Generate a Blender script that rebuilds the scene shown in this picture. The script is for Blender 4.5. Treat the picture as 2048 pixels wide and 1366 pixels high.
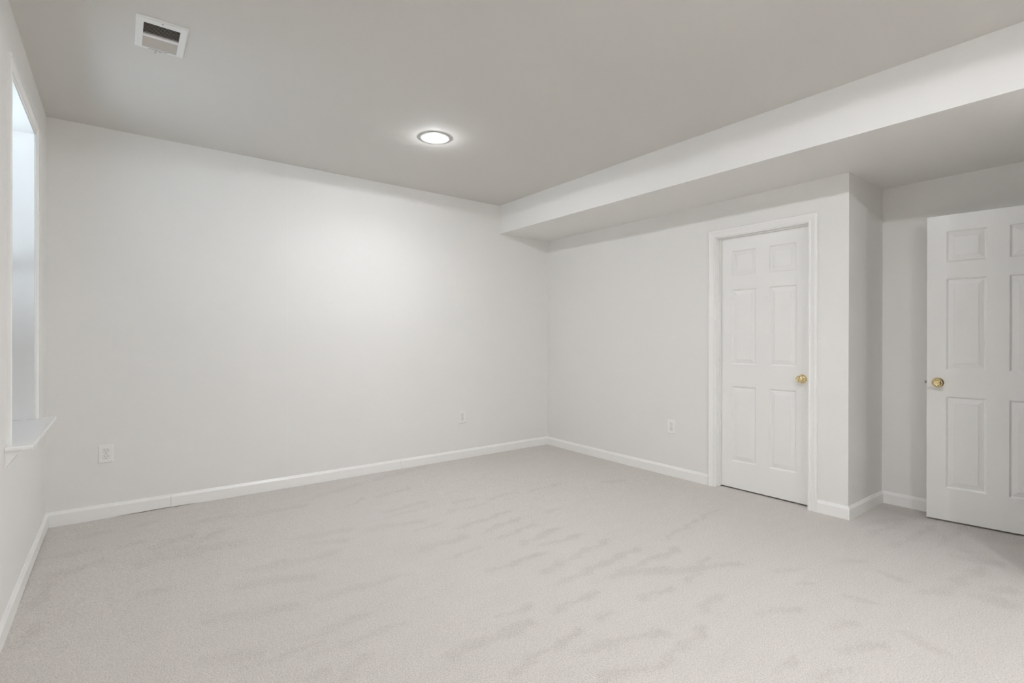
import bpy, bmesh, math
import numpy as np
from mathutils import Vector, Matrix, noise

for o in list(bpy.data.objects):
    bpy.data.objects.remove(o)
SC = bpy.context.scene
COL = SC.collection

# ------------------------------------------------------------------ camera, sky, sun, exposure
L, D, S, P, Q, H = 4.293, 0.688, 2.342, 3.075, 0.630, 2.642
cam_data = bpy.data.cameras.new('camera')
cam_data.sensor_width = 36.0
cam_data.lens = 1033.55 / 2048 * 36.0
cam_data.clip_start = 0.02
cam = bpy.data.objects.new('camera', cam_data)
COL.objects.link(cam)
yaw, pitch, roll = 0.6508, -0.0016, 0.0020
F = Vector((math.sin(yaw) * math.cos(pitch), math.cos(yaw) * math.cos(pitch), math.sin(pitch)))
R0 = Vector((math.cos(yaw), -math.sin(yaw), 0))
U0 = R0.cross(F)
R = R0 * math.cos(roll) + U0 * math.sin(roll)
U = U0 * math.cos(roll) - R0 * math.sin(roll)
M = Matrix((R, U, -F)).transposed().to_4x4()
M.translation = Vector((-3.9215, -4.4738, 1.2033))
cam.matrix_world = M
SC.camera = cam

world = bpy.data.worlds.new('sky')
SC.world = world
world.use_nodes = True
bg = world.node_tree.nodes['Background']
bg.inputs[0].default_value = (0.62, 0.76, 1.0, 1)
bg.inputs[1].default_value = 0.4

sun_data = bpy.data.lights.new('sun', 'SUN')
sun_data.energy = 25.0
sun_data.angle = 0.01
sun_data.color = (0.80, 0.90, 1.0)
sun = bpy.data.objects.new('sun', sun_data)
COL.objects.link(sun)
sun.rotation_euler = Vector((-0.30, 0.02, -0.95)).to_track_quat('-Z', 'Y').to_euler()

LENS_STRENGTH = 74.0
BEAM_WATTS = 8.0
FLOOD_WATTS = 17.5
GLOW_WATTS = 3.6
LAMP_COLOR = (0.92, 0.952, 0.992)
SC.view_settings.view_transform = 'Standard'
SC.view_settings.look = 'None'
SC.view_settings.gamma = 1.0
SC.view_settings.use_curve_mapping = False
SC.view_settings.exposure = 0.0
SC.cycles.max_bounces = 16
SC.cycles.diffuse_bounces = 12
SC.cycles.glossy_bounces = 6
SC.cycles.transparent_max_bounces = 12
SC.cycles.sample_clamp_indirect = 0.0


# ------------------------------------------------------------------ helpers
def world_of(o):
    m = Matrix.Translation(o.location) @ o.rotation_euler.to_matrix().to_4x4()
    return world_of(o.parent) @ m if o.parent else m


class MB:
    """collects shapes and links them as one mesh object"""
    def __init__(self):
        self.v, self.f, self.m = [], [], []

    def quad(self, *pts, mat=0):
        n = len(self.v)
        self.v += [tuple(p) for p in pts]
        self.f.append(tuple(range(n, n + len(pts))))
        self.m.append(mat)

    def box(self, x0, x1, y0, y1, z0, z1, mat=0):
        n = len(self.v)
        self.v += [(x, y, z) for z in (z0, z1) for y in (y0, y1) for x in (x0, x1)]
        for q in ((0, 2, 3, 1), (4, 5, 7, 6), (0, 1, 5, 4), (2, 6, 7, 3), (0, 4, 6, 2), (1, 3, 7, 5)):
            self.f.append(tuple(n + i for i in q))
            self.m.append(mat)
        return self

    def rings(self, rings, closed_ring=True, caps=True, mat=0):
        """skin consecutive rings of equal length"""
        n, k = len(self.v), len(rings[0])
        for r in rings:
            self.v += [tuple(p) for p in r]
        m = k if closed_ring else k - 1
        for i in range(len(rings) - 1):
            for j in range(m):
                a, b = n + i * k + j, n + i * k + (j + 1) % k
                self.f.append((a, b, b + k, a + k))
                self.m.append(mat)
        if caps:
            self.f.append(tuple(n + j for j in reversed(range(k))))
            self.f.append(tuple(n + (len(rings) - 1) * k + j for j in range(k)))
            self.m += [mat, mat]
        return self

    def lathe(self, prof, origin, axis, seg=48, mat=0, caps=True):
        """prof: (radius, distance along axis)"""
        ax = Vector(axis).normalized()
        e1 = ax.orthogonal().normalized()
        e2 = ax.cross(e1)
        o = Vector(origin)
        rs = []
        for r, t in prof:
            rs.append([o + ax * t + (e1 * math.cos(2 * math.pi * i / seg) + e2 * math.sin(2 * math.pi * i / seg)) * max(r, 1e-5)
                       for i in range(seg)])
        return self.rings(rs, True, caps, mat)

    def build(self, name, mats, parent=None, smooth=None, bevel=None, local=False):
        """shapes are in world space unless local, then in the parent's space"""
        me = bpy.data.meshes.new(name)
        inv = Matrix() if (parent is None or local) else world_of(parent).inverted()
        me.from_pydata([tuple(inv @ Vector(p)) for p in self.v], [], self.f)
        mats = mats if isinstance(mats, (list, tuple)) else [mats]
        for m in mats:
            me.materials.append(m)
        for p, mi in zip(me.polygons, self.m):
            p.material_index = mi
        bm = bmesh.new()
        bm.from_mesh(me)
        bmesh.ops.remove_doubles(bm, verts=bm.verts, dist=1e-6)
        bmesh.ops.recalc_face_normals(bm, faces=bm.faces)
        bm.to_mesh(me)
        bm.free()
        o = bpy.data.objects.new(name, me)
        COL.objects.link(o)
        if parent is not None:
            o.parent = parent
        if bevel:
            b = o.modifiers.new('bevel', 'BEVEL')
            b.width, b.segments, b.limit_method, b.angle_limit = bevel, 2, 'ANGLE', 0.6
        if smooth is not None:
            me.shade_smooth()
            bm = bmesh.new()
            bm.from_mesh(me)
            for e in bm.edges:
                if len(e.link_faces) == 2 and e.calc_face_angle() > smooth:
                    e.smooth = False
            bm.to_mesh(me)
            bm.free()
        return o


def empty(name, loc=(0, 0, 0)):
    o = bpy.data.objects.new(name, None)
    o.empty_display_size = 0.1
    COL.objects.link(o)
    o.location = loc
    return o


def tag(o, label, cat, kind=None, group=None):
    o['label'] = label
    o['category'] = cat
    if kind:
        o['kind'] = kind
    if group:
        o['group'] = group
    return o


def copy_tree(o, parent=None):
    c = o.copy()
    COL.objects.link(c)
    c.parent = parent
    for ch in o.children:
        copy_tree(ch, c)
    return c


# ------------------------------------------------------------------ materials
def principled(name, col, rough=0.5, metallic=0.0, spec=0.5):
    m = bpy.data.materials.new(name)
    m.use_nodes = True
    b = m.node_tree.nodes['Principled BSDF']
    b.inputs['Base Color'].default_value = (*col, 1)
    b.inputs['Roughness'].default_value = rough
    b.inputs['Metallic'].default_value = metallic
    b.inputs['Specular IOR Level'].default_value = spec
    return m, m.node_tree, b


def add_bump(nt, b, scale, strength, dist, detail=3.0, stretch=None):
    N, K = nt.nodes, nt.links
    tc = N.new('ShaderNodeTexCoord')
    mp = N.new('ShaderNodeMapping')
    if stretch:
        mp.inputs['Scale'].default_value = stretch
    nz = N.new('ShaderNodeTexNoise')
    nz.inputs['Scale'].default_value = scale
    nz.inputs['Detail'].default_value = detail
    bp = N.new('ShaderNodeBump')
    bp.inputs['Strength'].default_value = strength
    bp.inputs['Distance'].default_value = dist
    K.new(tc.outputs['Object'], mp.inputs['Vector'])
    K.new(mp.outputs['Vector'], nz.inputs['Vector'])
    K.new(nz.outputs['Fac'], bp.inputs['Height'])
    K.new(bp.outputs['Normal'], b.inputs['Normal'])
    return mp, nz


WALL_COL = (0.795, 0.787, 0.768)
MAT_WALL, nt, b = principled('wall_paint', WALL_COL, 0.62, spec=0.35)
add_bump(nt, b, 160, 0.06, 0.002)
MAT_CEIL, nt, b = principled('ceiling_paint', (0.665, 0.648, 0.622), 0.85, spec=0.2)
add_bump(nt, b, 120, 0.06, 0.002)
MAT_TRIM, nt, b = principled('white_trim_paint', (0.87, 0.865, 0.85), 0.26, spec=0.5)
add_bump(nt, b, 60, 0.05, 0.002)
MAT_DOOR, nt, b = principled('white_door_paint', (0.83, 0.825, 0.81), 0.34, spec=0.5)
add_bump(nt, b, 30, 0.16, 0.0015, 5.0, (6, 6, 0.35))
MAT_PLASTIC, nt, b = principled('white_plastic', (0.85, 0.845, 0.825), 0.3)
add_bump(nt, b, 90, 0.02, 0.001)
MAT_SLOT, nt, b = principled('dark_slot', (0.02, 0.018, 0.016), 0.6)
add_bump(nt, b, 200, 0.05, 0.001)
MAT_BRASS, nt, b = principled('polished_brass', (0.88, 0.72, 0.42), 0.12, 1.0)
add_bump(nt, b, 60, 0.03, 0.001)
MAT_STEEL, nt, b = principled('dull_steel', (0.23, 0.23, 0.23), 0.4, 1.0)
add_bump(nt, b, 150, 0.05, 0.001)
MAT_VENT, nt, b = principled('vent_enamel', (0.80, 0.80, 0.79), 0.4)
add_bump(nt, b, 90, 0.03, 0.001)
MAT_LOUVER, nt, b = principled('grey_louver_enamel', (0.60, 0.57, 0.52), 0.6)  # greyer than the register frame
add_bump(nt, b, 300, 0.1, 0.001)
MAT_DUCT, nt, b = principled('duct_interior', (0.035, 0.033, 0.030), 0.8)
add_bump(nt, b, 60, 0.1, 0.002)
MAT_RING, nt, b = principled('lamp_trim_enamel', (0.50, 0.50, 0.49), 0.5)
add_bump(nt, b, 90, 0.03, 0.001)
MAT_CONC, nt, b = principled('added_well_concrete', (0.30, 0.29, 0.27), 0.9)
add_bump(nt, b, 40, 0.3, 0.01)
MAT_GROUND, nt, b = principled('pale_bounce_ground', (0.72, 0.74, 0.78), 0.95)
add_bump(nt, b, 60, 0.4, 0.02)

MAT_LENS, nt, b = principled('glowing_lamp_lens', (0.9, 0.9, 0.88), 0.4)
b.inputs['Emission Color'].default_value = (*LAMP_COLOR, 1)
b.inputs['Emission Strength'].default_value = LENS_STRENGTH
add_bump(nt, b, 100, 0.02, 0.001)

MAT_GLASS = bpy.data.materials.new('window_glass')
MAT_GLASS.use_nodes = True
nt = MAT_GLASS.node_tree
nt.nodes.clear()
N, K = nt.nodes, nt.links
out = N.new('ShaderNodeOutputMaterial')
mix = N.new('ShaderNodeMixShader')
tr = N.new('ShaderNodeBsdfTransparent')
tr.inputs[0].default_value = (0.93, 0.95, 0.94, 1)
gl = N.new('ShaderNodeBsdfGlossy')
gl.inputs['Roughness'].default_value = 0.02
fr = N.new('ShaderNodeFresnel')
fr.inputs[0].default_value = 1.5
geo = N.new('ShaderNodeNewGeometry')                    # reflect once, at the face the ray enters
ent = N.new('ShaderNodeMath')
ent.operation = 'SUBTRACT'
ent.inputs[0].default_value = 1.0
K.new(geo.outputs['Backfacing'], ent.inputs[1])
mul = N.new('ShaderNodeMath')
mul.operation = 'MULTIPLY'
K.new(fr.outputs[0], mul.inputs[0])
K.new(ent.outputs[0], mul.inputs[1])
K.new(mul.outputs[0], mix.inputs[0])
K.new(tr.outputs[0], mix.inputs[1])
K.new(gl.outputs[0], mix.inputs[2])
K.new(mix.outputs[0], out.inputs[0])

# back wall paint: same paint with the faint drywall joint that shows through it
MAT_BACK, nt, b = principled('wall_paint_with_joint', WALL_COL, 0.62, spec=0.35)
mp, nz = add_bump(nt, b, 160, 0.06, 0.002)
N, K = nt.nodes, nt.links
tc = N.new('ShaderNodeTexCoord')
sp = N.new('ShaderNodeSeparateXYZ')
K.new(tc.outputs['Object'], sp.inputs[0])
def mth(op, a, bb=None, clamp=False):
    n = N.new('ShaderNodeMath')
    n.operation = op
    n.use_clamp = clamp
    for i, q in enumerate((a, bb)):
        if q is None:
            continue
        if isinstance(q, (int, float)):
            n.inputs[i].default_value = q
        else:
            K.new(q, n.inputs[i])
    return n.outputs[0]
jd = mth('ABSOLUTE', mth('ADD', sp.outputs['X'], 2.822))
jm = mth('SUBTRACT', 1.0, mth('DIVIDE', jd, 0.004), True)
mx = N.new('ShaderNodeMix')
mx.data_type = 'RGBA'
mx.inputs['A'].default_value = (*WALL_COL, 1)
mx.inputs['B'].default_value = (0.81, 0.806, 0.793, 1)
K.new(jm, mx.inputs['Factor'])
K.new(mx.outputs['Result'], b.inputs['Base Color'])

# carpet: cut pile with vacuum marks (the pile leaning the other way reads darker)
MAT_CARPET, nt, b = principled('cut_pile_carpet', (0.6, 0.56, 0.52), 0.95, spec=0.15)
N, K = nt.nodes, nt.links
b.inputs['Sheen Weight'].default_value = 0.3
b.inputs['Sheen Roughness'].default_value = 0.6
tc = N.new('ShaderNodeTexCoord')
at = N.new('ShaderNodeAttribute')
at.attribute_name = 'pile_lean'
n1 = N.new('ShaderNodeTexNoise')
n1.inputs['Scale'].default_value = 175
n1.inputs['Detail'].default_value = 2.0
n1.inputs['Roughness'].default_value = 0.65
K.new(tc.outputs['Object'], n1.inputs['Vector'])
n2 = N.new('ShaderNodeTexNoise')
n2.inputs['Scale'].default_value = 60
n2.inputs['Detail'].default_value = 3
K.new(tc.outputs['Object'], n2.inputs['Vector'])
n3 = N.new('ShaderNodeTexNoise')
n3.inputs['Scale'].default_value = 3.2
n3.inputs['Detail'].default_value = 4
mp3 = N.new('ShaderNodeMapping')
mp3.inputs['Rotation'].default_value = (0, 0, math.radians(-12))
mp3.inputs['Scale'].default_value = (1.0, 4.5, 1)
K.new(tc.outputs['Object'], mp3.inputs['Vector'])
K.new(mp3.outputs['Vector'], n3.inputs['Vector'])
grain = mth('MULTIPLY', mth('SUBTRACT', n1.outputs['Fac'], 0.5), 4.6)
grain2 = mth('MULTIPLY', mth('SUBTRACT', n2.outputs['Fac'], 0.5), 1.6)
pile = mth('ADD', at.outputs['Fac'], mth('MULTIPLY', mth('SUBTRACT', n3.outputs['Fac'], 0.45), 0.7))
pile = mth('MULTIPLY', pile, mth('ADD', 1.0, grain2))
tone = mth('ADD', mth('MULTIPLY', pile, 0.45), mth('ADD', grain, mth('MULTIPLY', grain2, 0.3)))
tone = mth('ADD', tone, 0.12)
cr = N.new('ShaderNodeValToRGB')
cr.color_ramp.elements[0].position = 0.0
cr.color_ramp.elements[0].color = (0.715, 0.672, 0.628, 1)
cr.color_ramp.elements[1].position = 1.0
cr.color_ramp.elements[1].color = (0.375, 0.332, 0.297, 1)
tone = mth('ADD', mth('MULTIPLY', tone, 0.42), 0.22)
K.new(tone, cr.inputs[0])
K.new(cr.outputs[0], b.inputs['Base Color'])
bp = N.new('ShaderNodeBump')
bp.inputs['Strength'].default_value = 0.8
bp.inputs['Distance'].default_value = 0.008
K.new(n1.outputs['Fac'], bp.inputs['Height'])
K.new(bp.outputs['Normal'], b.inputs['Normal'])

STROKES = [[-2.179, -1.642, -1.768, -1.583, 0.017, 1.0],
    [-2.065, -1.766, -1.77, -1.712, 0.015, 1.0],
    [-2.095, -1.937, -1.746, -1.872, 0.016, 1.0],
    [-2.012, -2.081, -1.681, -2.017, 0.019, 1.0],
    [-1.924, -2.164, -1.655, -2.183, 0.023, 1.0],
    [-2.146, -2.435, -1.569, -2.35, 0.018, 1.0],
    [-2.179, -2.576, -1.539, -2.532, 0.023, 1.0],
    [-2.4, -2.255, -2.012, -2.251, 0.017, 1.0],
    [-1.906, -2.689, -1.35, -2.675, 0.015, 1.0],
    [-1.314, -2.542, -0.527, -2.424, 0.013, 1.0],
    [-1.648, -2.954, -1.312, -2.837, 0.015, 1.0],
    [-1.977, -2.91, -1.792, -2.946, 0.017, 1.0],
    [-1.913, -2.696, -1.62, -2.78, 0.022, 1.0],
    [-2.884, -2.764, -2.555, -2.774, 0.03, 1.0],
    [-2.587, -2.647, -2.441, -2.657, 0.015, 1.0],
    [-2.65, -2.955, -2.398, -2.94, 0.014, 1.0],
    [-2.355, -2.769, -2.107, -2.761, 0.016, 1.0],
    [-2.264, -2.909, -2.178, -2.921, 0.015, 1.0],
    [-1.831, -3.146, -1.654, -3.124, 0.017, 1.0],
    [-2.768, -2.981, -2.615, -2.954, 0.015, 1.0],
    [-2.488, -3.05, -2.132, -3.158, 0.02, 1.0],
    [-2.376, -3.278, -1.962, -3.238, 0.015, 1.0],
    [-2.546, -3.209, -2.336, -3.27, 0.019, 1.0],
    [-1.538, -2.708, -1.35, -2.675, 0.021, 1.0],
    [-1.742, -2.764, -1.454, -2.906, 0.028, 1.0],
    [-1.439, -2.917, -1.269, -2.993, 0.022, 1.0],
    [-0.319, -3.414, 0.312, -3.464, 0.019, 0.9],
    [-0.164, -3.585, 0.39, -3.589, 0.012, 0.9],
    [-0.773, -3.746, -0.264, -3.803, 0.018, 0.9],
    [-0.825, -3.725, -0.781, -3.776, 0.022, 0.9],
    [-0.046, -3.161, 0.26, -3.285, 0.033, 0.9],
    [-0.238, -3.274, 0.191, -3.305, 0.015, 0.9],
    [-0.764, -3.334, -0.684, -3.37, 0.024, 0.9],
    [-1.183, -3.166, -1.087, -3.205, 0.019, 0.9],
    [-1.24, -3.288, -1.167, -3.334, 0.017, 0.9],
    [-0.737, -3.491, -0.784, -3.583, 0.018, 0.9],
    [-1.188, -3.487, -1.162, -3.594, 0.02, 0.9],
    [-1.514, -3.56, -1.422, -3.6, 0.017, 0.9],
    [-1.65, -3.338, -1.49, -3.412, 0.017, 0.9],
    [-0.552, -3.894, -0.494, -3.938, 0.03, 0.9],
    [-0.68, -3.906, -0.675, -3.961, 0.051, 0.9],
    [-1.996, -3.566, -1.874, -3.558, 0.012, 0.9],
    [-1.911, -3.673, -1.805, -3.711, 0.017, 0.9],
    [-1.692, -3.649, -1.519, -3.743, 0.019, 0.9],
    [-1.362, -3.798, -1.391, -3.876, 0.024, 0.9],
    [-0.187, -3.721, -0.139, -3.805, 0.042, 0.9],
    [0.511, -3.123, 0.505, -3.377, 0.096, 0.9],
    [0.413, -3.607, 0.414, -3.734, 0.075, 0.9],
    [0.316, -3.751, 0.399, -3.871, 0.064, 0.9],
    [-3.558, -0.862, -3.384, -0.748, 0.028, 0.6],
    [-3.221, -1.551, -2.942, -1.518, 0.029, 0.6],
    [-3.354, -1.495, -3.224, -1.502, 0.03, 0.6],
    [-3.027, -1.173, -2.79, -1.228, 0.04, 0.6],
    [-3.004, -1.336, -2.862, -1.386, 0.029, 0.6],
    [-3.424, -1.65, -3.166, -1.765, 0.039, 0.6],
    [-3.135, -2.017, -2.979, -2.024, 0.037, 0.6],
    [-2.996, -2.03, -2.749, -2.038, 0.018, 0.6],
    [-3.336, -2.453, -2.962, -2.452, 0.02, 0.6],
    [-3.55, -2.369, -3.291, -2.378, 0.018, 0.6],
    [-3.286, -2.304, -3.061, -2.272, 0.022, 0.6],
    [-3.289, -2.631, -3.177, -2.585, 0.018, 0.6],
    [-3.664, -2.25, -3.505, -2.29, 0.031, 0.6],
    [-3.397, -2.579, -3.323, -2.573, 0.022, 0.6],
    [-3.582, -1.924, -3.329, -2.006, 0.034, 0.6],
    [-3.784, -1.033, -3.519, -1.057, 0.048, 0.6],
    [-3.711, -0.938, -3.382, -1.052, 0.049, 0.6],
    [-3.222, -0.556, -2.885, -0.571, 0.041, 0.6],
    [-2.792, -0.422, -2.329, -0.264, 0.034, 0.6],
    [-3.496, -0.495, -3.29, -0.467, 0.039, 0.6],
    [-2.462, -1.165, -2.097, -1.121, 0.022, 0.6],
    [-2.63, -1.316, -2.34, -1.365, 0.027, 0.6],
    [-4.193, -0.942, -4.16, -0.936, 0.036, 0.7],
    [-4.134, -1.002, -4.002, -0.853, 0.026, 0.7],
    [-4.215, -0.987, -4.188, -1.066, 0.014, 0.7],
    [-4.066, -0.364, -3.997, -0.347, 0.034, 0.7],
    [-3.879, -0.698, -3.837, -0.688, 0.033, 0.7],
    [-3.798, -1.077, -3.707, -1.039, 0.034, 0.7],
    [-3.804, -1.468, -3.774, -1.477, 0.028, 0.7],
    [-3.731, -0.81, -3.588, -0.746, 0.031, 0.7],
    [-3.812, -0.342, -3.753, -0.31, 0.03, 0.7],
    [-4.197, -0.651, -4.123, -0.652, 0.043, 0.7],
    [-3.548, -0.864, -3.435, -0.794, 0.028, 0.7],
    [-4.225, -1.324, -4.181, -1.067, 0.02, 0.8],
    [-4.224, -1.661, -4.188, -1.53, 0.021, 0.8],
    [-2.517, -1.786, -2.233, -1.776, 0.03, 0.8],
    [-2.098, -1.786, -1.774, -1.73, 0.013, 0.8],
    [-2.205, -1.627, -1.74, -1.569, 0.013, 0.8],
    [-2.432, -1.504, -2.257, -1.472, 0.012, 0.8],
    [-1.966, -1.917, -1.743, -1.892, 0.013, 0.8],
    [-2.146, -0.211, -1.629, -0.083, 0.033, 0.8],
    [-2.32, -0.685, -2.042, -0.621, 0.023, 0.8],
    [-1.952, -1.164, -1.791, -1.174, 0.022, 0.8],
    [-2.423, -1.056, -2.109, -1.003, 0.019, 0.8],
    [-2.444, -1.993, -2.253, -1.985, 0.015, 0.8],
    [-2.57, -0.742, -2.44, -0.664, 0.016, 0.8],
    [-2.109, -1.33, -1.797, -1.323, 0.013, 0.8],
    [-1.712, -1.256, -1.43, -1.233, 0.017, 0.8],
    [-1.312, -1.272, -0.972, -1.263, 0.016, 0.8],
    [-0.592, -1.491, -0.487, -1.513, 0.03, 0.8],
    [-1.526, -1.73, -1.417, -1.733, 0.019, 0.8]]


# ------------------------------------------------------------------ floor
def sink(x, y):
    """the slab is not quite level: it climbs a little into the far corner"""
    x = max(min(x, 0.0), -L)
    return (-0.012 + 0.030 * (1 + x / L)) * math.exp(min(y, 0) / 0.8)


def carpet():
    xs = np.concatenate([np.arange(-L - 0.02, 0.64, 0.02), [0.75]])
    ys = np.concatenate([[-7.45, -6.6, -5.8, -5.2], np.arange(-4.8, 0.03, 0.02)])
    X, Y = np.meshgrid(xs, ys)
    Z = np.vectorize(sink)(X, Y)
    nx, ny = len(xs), len(ys)
    me = bpy.data.meshes.new('floor')
    verts = np.stack([X, Y, Z], -1).reshape(-1, 3)
    idx = np.arange(nx * ny).reshape(ny, nx)
    q = np.stack([idx[:-1, :-1], idx[:-1, 1:], idx[1:, 1:], idx[1:, :-1]], -1).reshape(-1, 4)
    me.from_pydata(verts.tolist(), [], q.tolist())
    # vacuum marks
    px, py = X.ravel(), Y.ravel()
    wx = px + 0.018 * np.sin(19 * px + 7 * py) * np.sin(23 * py - 5 * px) + 0.009 * np.sin(61 * px - 37 * py)
    wy = py + 0.018 * np.sin(17 * py + 11 * px + 1.3) * np.sin(13 * px) + 0.009 * np.sin(53 * py + 41 * px)
    val = np.zeros(len(px))
    for x0, y0, x1, y1, w, k in STROKES:
        dx, dy = x1 - x0, y1 - y0
        ll = math.hypot(dx, dy) + 1e-6
        u = ((wx - x0) * dx + (wy - y0) * dy) / ll
        v = ((wx - x0) * -dy + (wy - y0) * dx) / ll
        du = np.maximum(np.maximum(-u, u - ll), 0)
        d = np.sqrt((du * 0.7) ** 2 + v ** 2)
        a = np.clip((1.75 * w - d) / (1.15 * w), 0, 1)
        fade = 0.7 + 0.3 * np.clip(u / ll, 0, 1)
        val = np.maximum(val, k * fade * a * a * (3 - 2 * a))
    at = me.attributes.new('pile_lean', 'FLOAT', 'POINT')
    at.data.foreach_set('value', val.astype(np.float32))
    me.materials.append(MAT_CARPET)
    me.shade_smooth()
    o = bpy.data.objects.new('floor', me)
    COL.objects.link(o)
    return o


tag(carpet(), 'pale beige cut pile carpet with vacuum marks', 'floor', 'structure')

# ------------------------------------------------------------------ walls, ceiling, soffit
WT = 0.26
VX0, VX1, VY0, VY1 = -3.832, -3.692, -1.620, -1.380          # register hole in the ceiling
m = MB()
m.box(-L - WT, VX0, -7.5, 0.15, H, H + 0.12)
m.box(VX1, Q + 0.2, -7.5, 0.15, H, H + 0.12)
m.box(VX0, VX1, -7.5, VY0, H, H + 0.12)
m.box(VX0, VX1, VY1, 0.15, H, H + 0.12)
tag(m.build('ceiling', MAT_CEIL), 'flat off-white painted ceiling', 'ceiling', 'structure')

m = MB().box(-D, Q + 0.3, -7.5, 0.0, S, H + 0.002)
tag(m.build('ceiling_soffit', MAT_WALL), 'long boxed-in soffit hanging below the ceiling along the door wall', 'soffit', 'structure')

m = MB().box(-L - WT, Q + 0.2, 0.0, 0.15, -0.1, H + 0.1)
tag(m.build('wall_back', MAT_BACK), 'plain off-white wall with two outlets opposite the camera', 'wall', 'structure')

HY0, HY1, HZ0, HZ1 = -1.441, -0.584, 0.744, 2.354               # window hole
m = MB()
m.box(-L - WT, -L, -7.5, HY0, -0.1, H + 0.1)
m.box(-L - WT, -L, HY1, 0.15, -0.1, H + 0.1)
m.box(-L - WT, -L, HY0, HY1, -0.1, HZ0)
m.box(-L - WT, -L, HY0, HY1, HZ1, H + 0.1)
tag(m.build('wall_left', MAT_WALL), 'off-white wall with the deep window', 'wall', 'structure')

JY0, JY1, JZ = -2.104, -2.816, 2.049                            # closet door opening between its jambs
m = MB()
m.box(0, 0.12, JY0 + 0.02, 0.0, -0.1, S + 0.05)
m.box(0, 0.12, JY1 - 0.02, JY0 + 0.02, JZ + 0.02, S + 0.05)
m.box(0, 0.12, -P, JY1 - 0.02, -0.1, S + 0.05)
m.box(0.12, Q, -P, -P + 0.12, -0.1, S + 0.05)
tag(m.build('wall_right', MAT_WALL), 'off-white wall with the closed closet door, ending at an outside corner', 'wall', 'structure')
m = MB().box(Q, Q + 0.12, -5.5, 0.15, -0.1, S + 0.05)
tag(m.build('wall_alcove', MAT_WALL), 'shaded off-white wall behind the open door', 'wall', 'structure')
m = MB()
m.box(-0.35, -0.19, -4.22, -4.10, -0.1, S + 0.05)
m.box(-0.19, 0.565, -4.22, -4.10, 2.05, S + 0.05)
m.box(0.565, Q, -4.22, -4.10, -0.1, S + 0.05)
m.box(-0.35, -0.23, -7.5, -4.22, -0.1, S + 0.05)
m.box(-0.23, Q, -5.5, -5.38, -0.1, S + 0.05)
tag(m.build('wall_entry', MAT_WALL), 'off-white wall with the entry doorway', 'wall', 'structure')
m = MB().box(-L - WT, -0.23, -7.55, -7.4, -0.1, H + 0.1)
tag(m.build('wall_front', MAT_WALL), 'off-white wall behind the camera', 'wall', 'structure')


# ------------------------------------------------------------------ baseboards
BH, BT = 0.089, 0.0125


def base_profile(bottom, top):
    """(distance from the wall, z)"""
    return [(0, bottom), (BT, bottom), (BT, top - 0.021), (BT - 0.0015, top - 0.017), (BT - 0.006, top - 0.008),
            (0.0035, top - 0.001), (0.002, top), (0, top)]


def base_run(m, pts):
    """pts: (x, y, offset direction, bottom lift)"""
    rs = []
    for x, y, (ox, oy), lift in pts:
        fz = sink(x, y)
        rs.append([(x + ox * t, y + oy * t, z) for t, z in base_profile(fz + lift, BH + (fz if y < -0.3 or x > -L + 1 else fz * 0.3))])
    m.rings(rs)


A = (0, -1)
m = MB()
# three lengths butted together; the first rides a few millimetres above the carpet
base_run(m, [(-L, 0, (1, -1), -0.01), (-4.05, 0, A, -0.002), (-3.85, 0, A, 0.004), (-3.6195, 0, A, 0.008)])
base_run(m, [(-3.6182, 0, A, 0.006), (-3.45, 0, A, 0.001), (-3.3, 0, A, -0.015), (-2.7, 0, A, -0.02), (-1.8195, 0, A, -0.02)])
base_run(m, [(-1.8182, 0, A, -0.02), (-1.0, 0, A, -0.02), (-0.4, 0, A, -0.02), (0, 0, (-1, -1), -0.02)])
tag(m.build('baseboard_back', MAT_TRIM), 'white baseboard in three butted lengths along the two-outlet wall', 'baseboard', 'structure')
m = MB()
base_run(m, [(-L, 0, (1, -1), 0.002), (-L, -0.35, (1, 0), 0.008), (-L, -0.9, (1, 0), 0.009), (-L, -1.3, (1, 0), 0.0),
             (-L, -2.2, (1, 0), -0.02), (-L, -7.4, (1, 0), -0.02)])
tag(m.build('baseboard_left', MAT_TRIM), 'white baseboard under the window', 'baseboard', 'structure')
CY0, CY1 = JY0 + 0.066, JY1 - 0.066                             # outer edges of the closet casing
m = MB()
B = (-1, 0)
base_run(m, [(0, 0, (-1, -1), -0.02), (0, -0.4, B, -0.02), (0, -1.0, B, -0.02), (0, CY0, B, -0.02)])
tag(m.build('baseboard_right', MAT_TRIM), 'white baseboard between the far corner and the closet door', 'baseboard', 'structure')
m = MB()
base_run(m, [(0, CY1, B, -0.02), (0, -P, (-1, -1), -0.02), (Q, -P, (-1, -1), -0.02)])
tag(m.build('baseboard_corner', MAT_TRIM), 'short white baseboard wrapping the outside corner beside the closet door', 'baseboard', 'structure')
m = MB()
base_run(m, [(Q, -P, (-1, -1), -0.02), (Q, -4.1, (-1, 0), -0.02)])
tag(m.build('baseboard_alcove', MAT_TRIM), 'white baseboard running behind the open door', 'baseboard', 'structure')

# ------------------------------------------------------------------ casings
CW = 0.058
CASING = [(0, 0), (0, 0.0075), (0.003, 0.0095), (0.010, 0.0095), (0.0135, 0.0070), (0.0175, 0.0085), (0.034, 0.0125),
          (0.0395, 0.0155), (0.046, 0.0170), (0.0525, 0.0170), (0.0565, 0.0150), (CW, 0.0120), (CW, 0)]


def casing(p0, d0, p1, d1, place):
    """one mitred length; p = (along wall, z) of the inner edge, d = direction of the width there"""
    m = MB()
    m.rings([[place(p[0] + d[0] * s, p[1] + d[1] * s, t) for s, t in CASING] for p, d in ((p0, d0), (p1, d1))])
    return m


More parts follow.
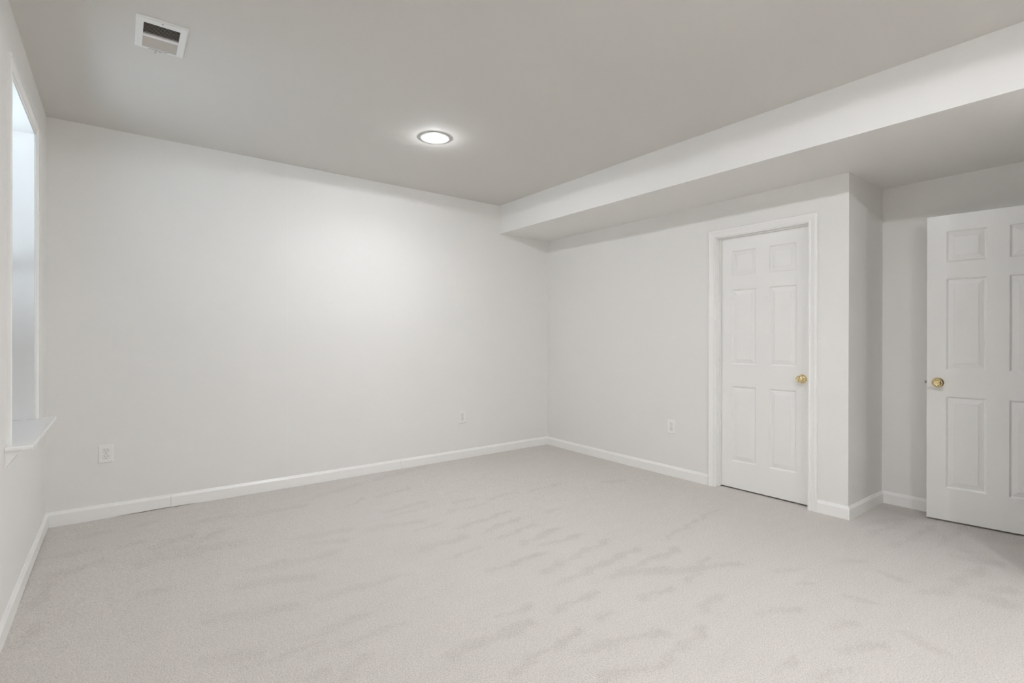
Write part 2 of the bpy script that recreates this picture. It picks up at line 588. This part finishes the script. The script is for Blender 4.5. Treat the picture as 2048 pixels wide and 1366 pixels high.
# closet doorway trim
tr1 = tag(empty('trim_1', (0, (JY0 + JY1) / 2, 0)), 'white moulded casing and jambs around the closed closet door', 'door trim', 'structure')
pl = lambda a, z, t: (-t, a, z)
i0, i1, iz = JY0 + 0.007, JY1 - 0.007, JZ + 0.007
casing((i0, -0.01), (1, 0), (i0, iz), (1, 1), pl).build('side_casing', MAT_TRIM, tr1, smooth=0.9)
casing((i0, iz), (1, 1), (i1, iz), (-1, 1), pl).build('head_casing', MAT_TRIM, tr1, smooth=0.9)
casing((i1, iz), (-1, 1), (i1, -0.01), (-1, 0), pl).build('side_casing', MAT_TRIM, tr1, smooth=0.9)
m = MB().box(-0.001, 0.121, JY0, JY0 + 0.0195, -0.01, JZ + 0.0195).build('side_jamb', MAT_TRIM, tr1, bevel=0.001)
m = MB().box(-0.001, 0.121, JY1 - 0.0195, JY1, -0.01, JZ + 0.0195).build('side_jamb', MAT_TRIM, tr1, bevel=0.001)
m = MB().box(-0.001, 0.121, JY1, JY0, JZ, JZ + 0.0195).build('head_jamb', MAT_TRIM, tr1, bevel=0.001)
m = MB()
m.box(0.044, 0.057, JY0 - 0.010, JY0, 0.0, JZ)
m.box(0.044, 0.057, JY1, JY1 + 0.010, 0.0, JZ)
m.box(0.044, 0.057, JY1 + 0.010, JY0 - 0.010, JZ - 0.010, JZ)
m.build('door_stop', MAT_TRIM, tr1, bevel=0.0015)

# ------------------------------------------------------------------ doors
DW, DT, DB, DH = 0.706, 0.035, 0.013, 2.032
PX = [0.101, 0.301, 0.405, 0.605]
PZ = [0.228, 0.837, 1.016, 1.621, 1.731, 1.936]


def door(name, label, loc, rot, knob_x, turn):
    """local frame: x to the right as seen, y away from the viewer, z up"""
    d = tag(empty(name, loc), label, 'door', 'structure')
    d.rotation_euler = (0, 0, rot)
    xs = [0] + PX + [DW]
    zs = [DB] + PZ + [DB + DH]
    m = MB()
    for i in range(len(xs) - 1):
        for j in range(len(zs) - 1):
            if i in (1, 3) and j in (1, 3, 5):
                continue
            m.quad((xs[i], 0, zs[j]), (xs[i + 1], 0, zs[j]), (xs[i + 1], 0, zs[j + 1]), (xs[i], 0, zs[j + 1]))
    z0, z1 = DB, DB + DH
    for i in range(len(xs) - 1):
        m.quad((xs[i], 0, z0), (xs[i], DT, z0), (xs[i + 1], DT, z0), (xs[i + 1], 0, z0))
        m.quad((xs[i], 0, z1), (xs[i + 1], 0, z1), (xs[i + 1], DT, z1), (xs[i], DT, z1))
    for j in range(len(zs) - 1):
        m.quad((0, 0, zs[j]), (0, 0, zs[j + 1]), (0, DT, zs[j + 1]), (0, DT, zs[j]))
        m.quad((DW, 0, zs[j]), (DW, DT, zs[j]), (DW, DT, zs[j + 1]), (DW, 0, zs[j + 1]))
    for i in range(len(xs) - 1):
        for j in range(len(zs) - 1):
            m.quad((xs[i], DT, zs[j]), (xs[i], DT, zs[j + 1]), (xs[i + 1], DT, zs[j + 1]), (xs[i + 1], DT, zs[j]))
    slab = m.build('door_slab', MAT_DOOR, d, local=True)
    prof = [(0, 0), (0.0015, 0.0035), (0.005, 0.0050), (0.0075, 0.0085), (0.0095, 0.0095), (0.0145, 0.0095), (0.0160, 0.0085),
            (0.0395, 0.0030), (0.0405, 0.0018), (0.0430, 0.0015)]
    for i in (0, 2):
        for j in (0, 2, 4):
            x0, x1, a0, a1 = PX[i], PX[i + 1], PZ[j], PZ[j + 1]
            rs = [[(x0 + s, t, a0 + s), (x1 - s, t, a0 + s), (x1 - s, t, a1 - s), (x0 + s, t, a1 - s)] for s, t in prof]
            m = MB()
            m.rings(rs, True, False)
            m.quad(*rs[-1])
            m.build('raised_panel', MAT_DOOR, slab, local=True)
    kz = 0.928
    m = MB().lathe([(0.0125, 0.010), (0.0125, 0.018), (0.0150, 0.0205), (0.0205, 0.0245), (0.0252, 0.0310), (0.0272, 0.0385), (0.0268, 0.0460),
                    (0.0240, 0.0530), (0.0200, 0.0568), (0.0175, 0.0578), (0.0162, 0.0570), (0.0145, 0.0562), (0.0, 0.0562)],
                   (knob_x, 0, kz), (0, -1, 0), 56)
    knob = m.build('door_knob', MAT_BRASS, d, smooth=0.6, local=True)
    knob['label'] = 'round polished brass knob'
    m = MB().lathe([(0.0335, -0.001), (0.0335, 0.002), (0.0325, 0.0040), (0.029, 0.0065), (0.024, 0.0100), (0.019, 0.0130), (0.0150, 0.0145), (0.0115, 0.0150)],
                   (knob_x, 0, kz), (0, -1, 0), 56)
    m.build('rosette', MAT_BRASS, knob, smooth=0.6, local=True)
    if turn:
        m = MB().box(knob_x - 0.0075, knob_x + 0.0075, -0.066, -0.0555, kz - 0.0028, kz + 0.0028)
        m.build('turn_button', MAT_BRASS, knob, bevel=0.0012, local=True)
        m = MB()
        lx = 0 if knob_x < DW / 2 else DW
        y0, y1, zz = 0.010, 0.024, kz
        s = -1 if lx == 0 else 1
        q = [(lx, y0, zz - 0.0085), (lx + s * 0.012, y0, zz - 0.0085), (lx + s * 0.004, y1, zz - 0.0085), (lx, y1, zz - 0.0085)]
        m.rings([q, [(a, b_, c + 0.017) for a, b_, c in q]])
        m.build('latch_bolt', MAT_STEEL, d, local=True)['label'] = 'dark steel latch bolt'
    return d


door('door_1', 'closed white six-panel closet door with a brass knob on its right', (0.058, JY0 - 0.003, 0), -math.pi / 2, DW - 0.060, False)
door('door_2', 'open white six-panel door swung towards the alcove wall, brass knob on its left',
     (0.4530, -3.3871, 0), math.atan2(-0.99078, 0.13546), 0.0585, True)

# ------------------------------------------------------------------ window
wi = tag(empty('window_1', (-L, -1.0125, 0.762)), 'tall deep-set window with white casing and projecting stool', 'window', 'structure')
oy0, oy1, oz = -1.427, -0.598, 2.340                          # faces of the jamb boards
pl = lambda a, z, t: (-L + t, a, z)
a0, a1, az = oy0 - 0.005, oy1 + 0.005, oz + 0.005
casing((a1, 0.762), (1, 0), (a1, az), (1, 1), pl).build('side_casing', MAT_TRIM, wi, smooth=0.9)
casing((a1, az), (1, 1), (a0, az), (-1, 1), pl).build('head_casing', MAT_TRIM, wi, smooth=0.9)
casing((a0, az), (-1, 1), (a0, 0.762), (-1, 0), pl).build('side_casing', MAT_TRIM, wi, smooth=0.9)
xb = -L - 0.215
MB().box(xb, -L + 0.001, oy1, HY1 - 0.0005, 0.7625, HZ1 - 0.0005).build('side_jamb', MAT_TRIM, wi)
MB().box(xb, -L + 0.001, HY0 + 0.0005, oy0, 0.7625, HZ1 - 0.0005).build('side_jamb', MAT_TRIM, wi)
MB().box(xb, -L + 0.001, oy0, oy1, oz, HZ1 - 0.0005).build('head_jamb', MAT_TRIM, wi)
# stool with horns
sx = -L + 0.088
pg = [(xb, oy0 - 0.012), (-L, oy0 - 0.012), (-L, -1.545), (sx, -1.545), (sx, -0.510), (-L, -0.510), (-L, oy1 + 0.012), (xb, oy1 + 0.012)]
m = MB()
m.rings([[(x, y, 0.745) for x, y in pg], [(x, y, 0.762) for x, y in pg]])
m.build('window_stool', MAT_TRIM, wi, bevel=0.004)
ap = [(0, 0.745), (0.050, 0.745), (0.050, 0.739), (0.044, 0.733), (0.034, 0.722), (0.021, 0.704), (0.012, 0.690), (0.006, 0.682), (0.006, 0.678), (0, 0.678)]
m = MB()
m.rings([[(-L + t, y, z) for t, z in ap] for y in (-1.530, -0.525)])
m.build('apron', MAT_TRIM, wi)
# frame and two sashes
m = MB()
fx0, fx1 = -L - 0.255, -L - 0.215
m.box(fx0, fx1, HY0, oy0 + 0.022, HZ0, HZ1)
m.box(fx0, fx1, oy1 - 0.022, HY1, HZ0, HZ1)
m.box(fx0, fx1, oy0 + 0.022, oy1 - 0.022, oz - 0.022, HZ1)
m.box(fx0, fx1, oy0 + 0.022, oy1 - 0.022, HZ0, 0.784)
m.build('window_frame', MAT_PLASTIC, wi, bevel=0.002)
for (z0, z1, x0) in ((0.784, 1.572, -L - 0.232), (1.540, oz - 0.022, -L - 0.252)):
    y0, y1, w = oy0 + 0.022, oy1 - 0.022, 0.036
    m = MB()
    m.box(x0, x0 + 0.016, y0, y0 + w, z0, z1)
    m.box(x0, x0 + 0.016, y1 - w, y1, z0, z1)
    m.box(x0, x0 + 0.016, y0 + w, y1 - w, z0, z0 + w)
    m.box(x0, x0 + 0.016, y0 + w, y1 - w, z1 - w, z1)
    s = m.build('sash', MAT_PLASTIC, wi)
    MB().box(x0 + 0.006, x0 + 0.010, y0 + w, y1 - w, z0 + w, z1 - w).build('glass_pane', MAT_GLASS, s)

# outside, unseen: well added to dim the lower reveal, pale ground to bounce sun
m = MB()
wx1, wx0 = -L - WT, -L - WT - 0.40
m.box(wx0 - 0.15, wx0, -2.3, 0.3, 0.2, 1.21)
m.box(wx0, wx1, -2.3, -2.15, 0.2, 1.21)
m.box(wx0, wx1, 0.15, 0.3, 0.2, 1.21)
m.box(wx0 - 0.15, wx1, -2.3, 0.3, 0.05, 0.2)
tag(m.build('added_window_well', MAT_CONC), 'unseen concrete window well, added to shade the lower window recess', 'window well', 'structure')
m = MB().box(wx0 - 14, wx0 - 0.15, -12, 10, 0.95, 1.19)
m.box(wx0 - 0.15, wx1, -12, -2.3, 0.95, 1.19)
m.box(wx0 - 0.15, wx1, 0.3, 10, 0.95, 1.19)
tag(m.build('bounce_ground', MAT_GROUND), 'unseen pale ground outside, added to bounce sunlight onto the ceiling', 'ground', 'structure')

# ------------------------------------------------------------------ ceiling register
ve = tag(empty('ceiling_vent', ((VX0 + VX1) / 2, (VY0 + VY1) / 2, H)), 'white metal ceiling vent with two banks of grey louvers', 'vent')
m = MB()
def rect(g, z, ex0=-3.862, ex1=-3.661, ey0=-1.665, ey1=-1.361):
    return [(ex0 + g, ey0 + g, z), (ex1 - g, ey0 + g, z), (ex1 - g, ey1 - g, z), (ex0 + g, ey1 - g, z)]
hole = lambda z: [(VX0, VY0, z), (VX1, VY0, z), (VX1, VY1 - 0.002, z), (VX0, VY1 - 0.002, z)]
m.rings([rect(0, H - 0.0005), rect(0.0008, H - 0.003), rect(0.004, H - 0.0065), rect(0.009, H - 0.0085), hole(H - 0.0085), hole(H + 0.012)], True, False)
m.build('register_frame', MAT_VENT, ve)
MB().box(VX0, VX1, -1.508, -1.491, H - 0.0085, H + 0.006).build('divider_bar', MAT_VENT, ve, bevel=0.001)
for (ya, yb, s) in ((VY0 + 0.002, -1.509, 1), (-1.490, VY1 - 0.004, -1)):
    m = MB()
    n = 9
    for k in range(n):
        yc = ya + (yb - ya) * (k + 0.5) / n
        hw, hz = 0.0062, 0.0040
        y_lo, y_hi = yc - s * hw, yc + s * hw
        t = 0.0007
        m.rings([[(x, y_lo - t, H - 0.0065), (x, y_lo + t, H - 0.0065), (x, y_hi + t, H - 0.0065 + 2 * hz), (x, y_hi - t, H - 0.0065 + 2 * hz)]
                 for x in (VX0 + 0.0005, VX1 - 0.0005)])
    m.build('louver_bank', MAT_LOUVER, ve)
m = MB()
b0, b1 = (VX0 - 0.006, VY0 - 0.006), (VX1 + 0.006, VY1 + 0.006)
m.box(VX0 + 0.001, VX0 + 0.003, VY0 + 0.001, VY1 - 0.001, H + 0.012, H + 0.118)
m.box(VX1 - 0.003, VX1 - 0.001, VY0 + 0.001, VY1 - 0.001, H + 0.012, H + 0.118)
m.box(VX0 + 0.003, VX1 - 0.003, VY0 + 0.001, VY0 + 0.003, H + 0.012, H + 0.118)
m.box(VX0 + 0.003, VX1 - 0.003, VY1 - 0.003, VY1 - 0.001, H + 0.012, H + 0.118)
m.box(VX0 - 0.02, VX1 + 0.02, VY0 - 0.02, VY1 + 0.02, H + 0.118, H + 0.122)
m.build('duct_boot', MAT_DUCT, ve)
MB().box(-3.806, -3.728, -1.3755, -1.3735, H - 0.0090, H - 0.0080).build('lever_slot', MAT_DUCT, ve)
m = MB()
q = [(-3.779, -1.3760, H - 0.008), (-3.772, -1.3760, H - 0.008), (-3.7725, -1.3745, H - 0.016), (-3.778, -1.369, H - 0.023), (-3.783, -1.368, H - 0.024), (-3.779, -1.373, H - 0.016)]
m.rings([q, [(x, y + 0.0015, z) for x, y, z in q]])
m.build('damper_lever', MAT_LOUVER, ve)
for (x, y) in ((-3.762, -1.646), (-3.758, -1.370)):
    MB().lathe([(0.0042, 0.007), (0.0042, 0.0095), (0.003, 0.0112), (0, 0.0118)], (x, y, H), (0, 0, -1), 16).build('screw', MAT_RING, ve, smooth=0.6)


# ------------------------------------------------------------------ ceiling lamps
def downlight(x, y, label):
    e = tag(empty('recessed_light', (x, y, H)), label, 'ceiling light', None, 'recessed ceiling lights')
    m = MB().lathe([(0.1095, 0.0), (0.1095, 0.0020), (0.1075, 0.0040), (0.1010, 0.0052), (0.0930, 0.0052), (0.0850, 0.0046), (0.0842, 0.0005)], (x, y, H), (0, 0, -1), 72, caps=False)
    m.build('trim_ring', MAT_RING, e, smooth=0.6)
    m = MB()
    R_ = 0.0840
    m.lathe([(R_, 0.001)] + [(R_ * math.cos(a), 0.002 + 0.006 * math.sin(a)) for a in np.linspace(0, math.pi / 2, 9)], (x, y, H), (0, 0, -1), 64)
    l = m.build('lens', MAT_LENS, e, smooth=0.6)
    l['label'] = 'glowing white lens'
    ld = bpy.data.lights.new('beam', 'AREA')           # the lamp's own downward beam
    ld.shape, ld.size = 'DISK', 0.16
    ld.energy = BEAM_WATTS
    ld.spread = math.radians(150)
    ld.color = LAMP_COLOR
    lo = bpy.data.objects.new('beam', ld)
    COL.objects.link(lo)
    lo.parent = e
    lo.location = (0, 0, -0.0155)
    ld = bpy.data.lights.new('glow', 'POINT')          # point light added for the bright halo around the lamp
    ld.energy, ld.shadow_soft_size, ld.color = GLOW_WATTS, 0.010, LAMP_COLOR
    lo = bpy.data.objects.new('glow', ld)
    COL.objects.link(lo)
    lo.parent = e
    lo.location = (0, 0, -0.022)
    ld = bpy.data.lights.new('flood', 'SPOT')          # wide even light below the lens
    ld.energy, ld.shadow_soft_size, ld.color = FLOOD_WATTS, 0.03, LAMP_COLOR
    ld.spot_size, ld.spot_blend = math.radians(176), 0.06
    lo = bpy.data.objects.new('flood', ld)
    COL.objects.link(lo)
    lo.parent = e
    lo.location = (0, 0, -0.018)
    return e


LX = -2.136
lamp = downlight(LX, -1.2226, 'lit round recessed ceiling light, in front of the wall with two outlets')
for y, lb in ((-3.60, 'lit round recessed ceiling light above and ahead of the camera'),
              (-5.40, 'unseen round recessed ceiling light added for fill just behind the camera'),  # this lamp and the next are unseen, added as fill light
              (-6.90, 'unseen round recessed ceiling light added for fill nearest the rear wall')):
    c = copy_tree(lamp)
    c.location.y = y
    c['label'] = lb
    for ch in c.children:                                # raised for fill, to even out the wall spot under the first lamp
        if ch.type == 'LIGHT':
            ch.data = ch.data.copy()
            ch.data.energy *= 1.28


# ------------------------------------------------------------------ outlets
def outlet_parts(e):
    W2, H2, T = 0.041, 0.062, 0.0065
    m = MB()
    rr = lambda g, y: [(-W2 + g, y, -H2 + g), (W2 - g, y, -H2 + g), (W2 - g, y, H2 - g), (-W2 + g, y, H2 - g)]
    m.rings([rr(0, 0), rr(0, -0.002), rr(0.0015, -0.0042), rr(0.0045, -0.0060), rr(0.007, -T)])
    m.build('cover_plate', MAT_PLASTIC, e, local=True)

    def face(cz, r, hz, y0, y1):
        pts = []
        for i in range(40):
            a = 2 * math.pi * i / 40
            pts.append((r * math.cos(a), cz + max(-hz, min(hz, r * math.sin(a)))))
        mm = MB()
        mm.rings([[(x, y0, z) for x, z in pts], [(x, y1, z) for x, z in pts]])
        return mm
    for s in (1, -1):
        cz = 0.0205 * s
        g = face(cz, 0.0178, 0.0145, -T + 0.001, -T - 0.0002)
        rc = face(cz, 0.0166, 0.0133, -T + 0.001, -T - 0.0012).build('receptacle', MAT_PLASTIC, e, local=True)
        g.build('gap_ring', MAT_STEEL, rc, local=True)
        for dx in (-0.0064, 0.0064):
            MB().box(dx - 0.0012, dx + 0.0012, -T - 0.0015, -T, cz - 0.0005, cz + 0.0085).build('slot', MAT_SLOT, rc, local=True)
        MB().lathe([(0.0027, 0), (0.0027, 0.0003)], (0, -T - 0.0012, cz - 0.0072), (0, -1, 0), 20).build('ground_hole', MAT_SLOT, rc, local=True)
    MB().lathe([(0.0034, 0), (0.0034, 0.0006), (0.002, 0.0012), (0, 0.0013)], (0, -T, 0), (0, -1, 0), 20).build('screw', MAT_RING, e, smooth=0.6, local=True)


o1 = tag(empty('wall_outlet', (-3.989, 0, 0.428)), 'white double wall outlet near the window corner', 'wall outlet', None, 'white double wall outlets')
outlet_parts(o1)
for loc, rot, lb in (((-1.147, 0, 0.428), 0, 'white double wall outlet on the same wall as the ceiling light, near the far corner'),
                     ((0, -1.672, 0.440), -math.pi / 2, 'white double wall outlet beside the closed closet door')):
    c = copy_tree(o1)
    c.location = loc
    c.rotation_euler = (0, 0, rot)
    c['label'] = lb
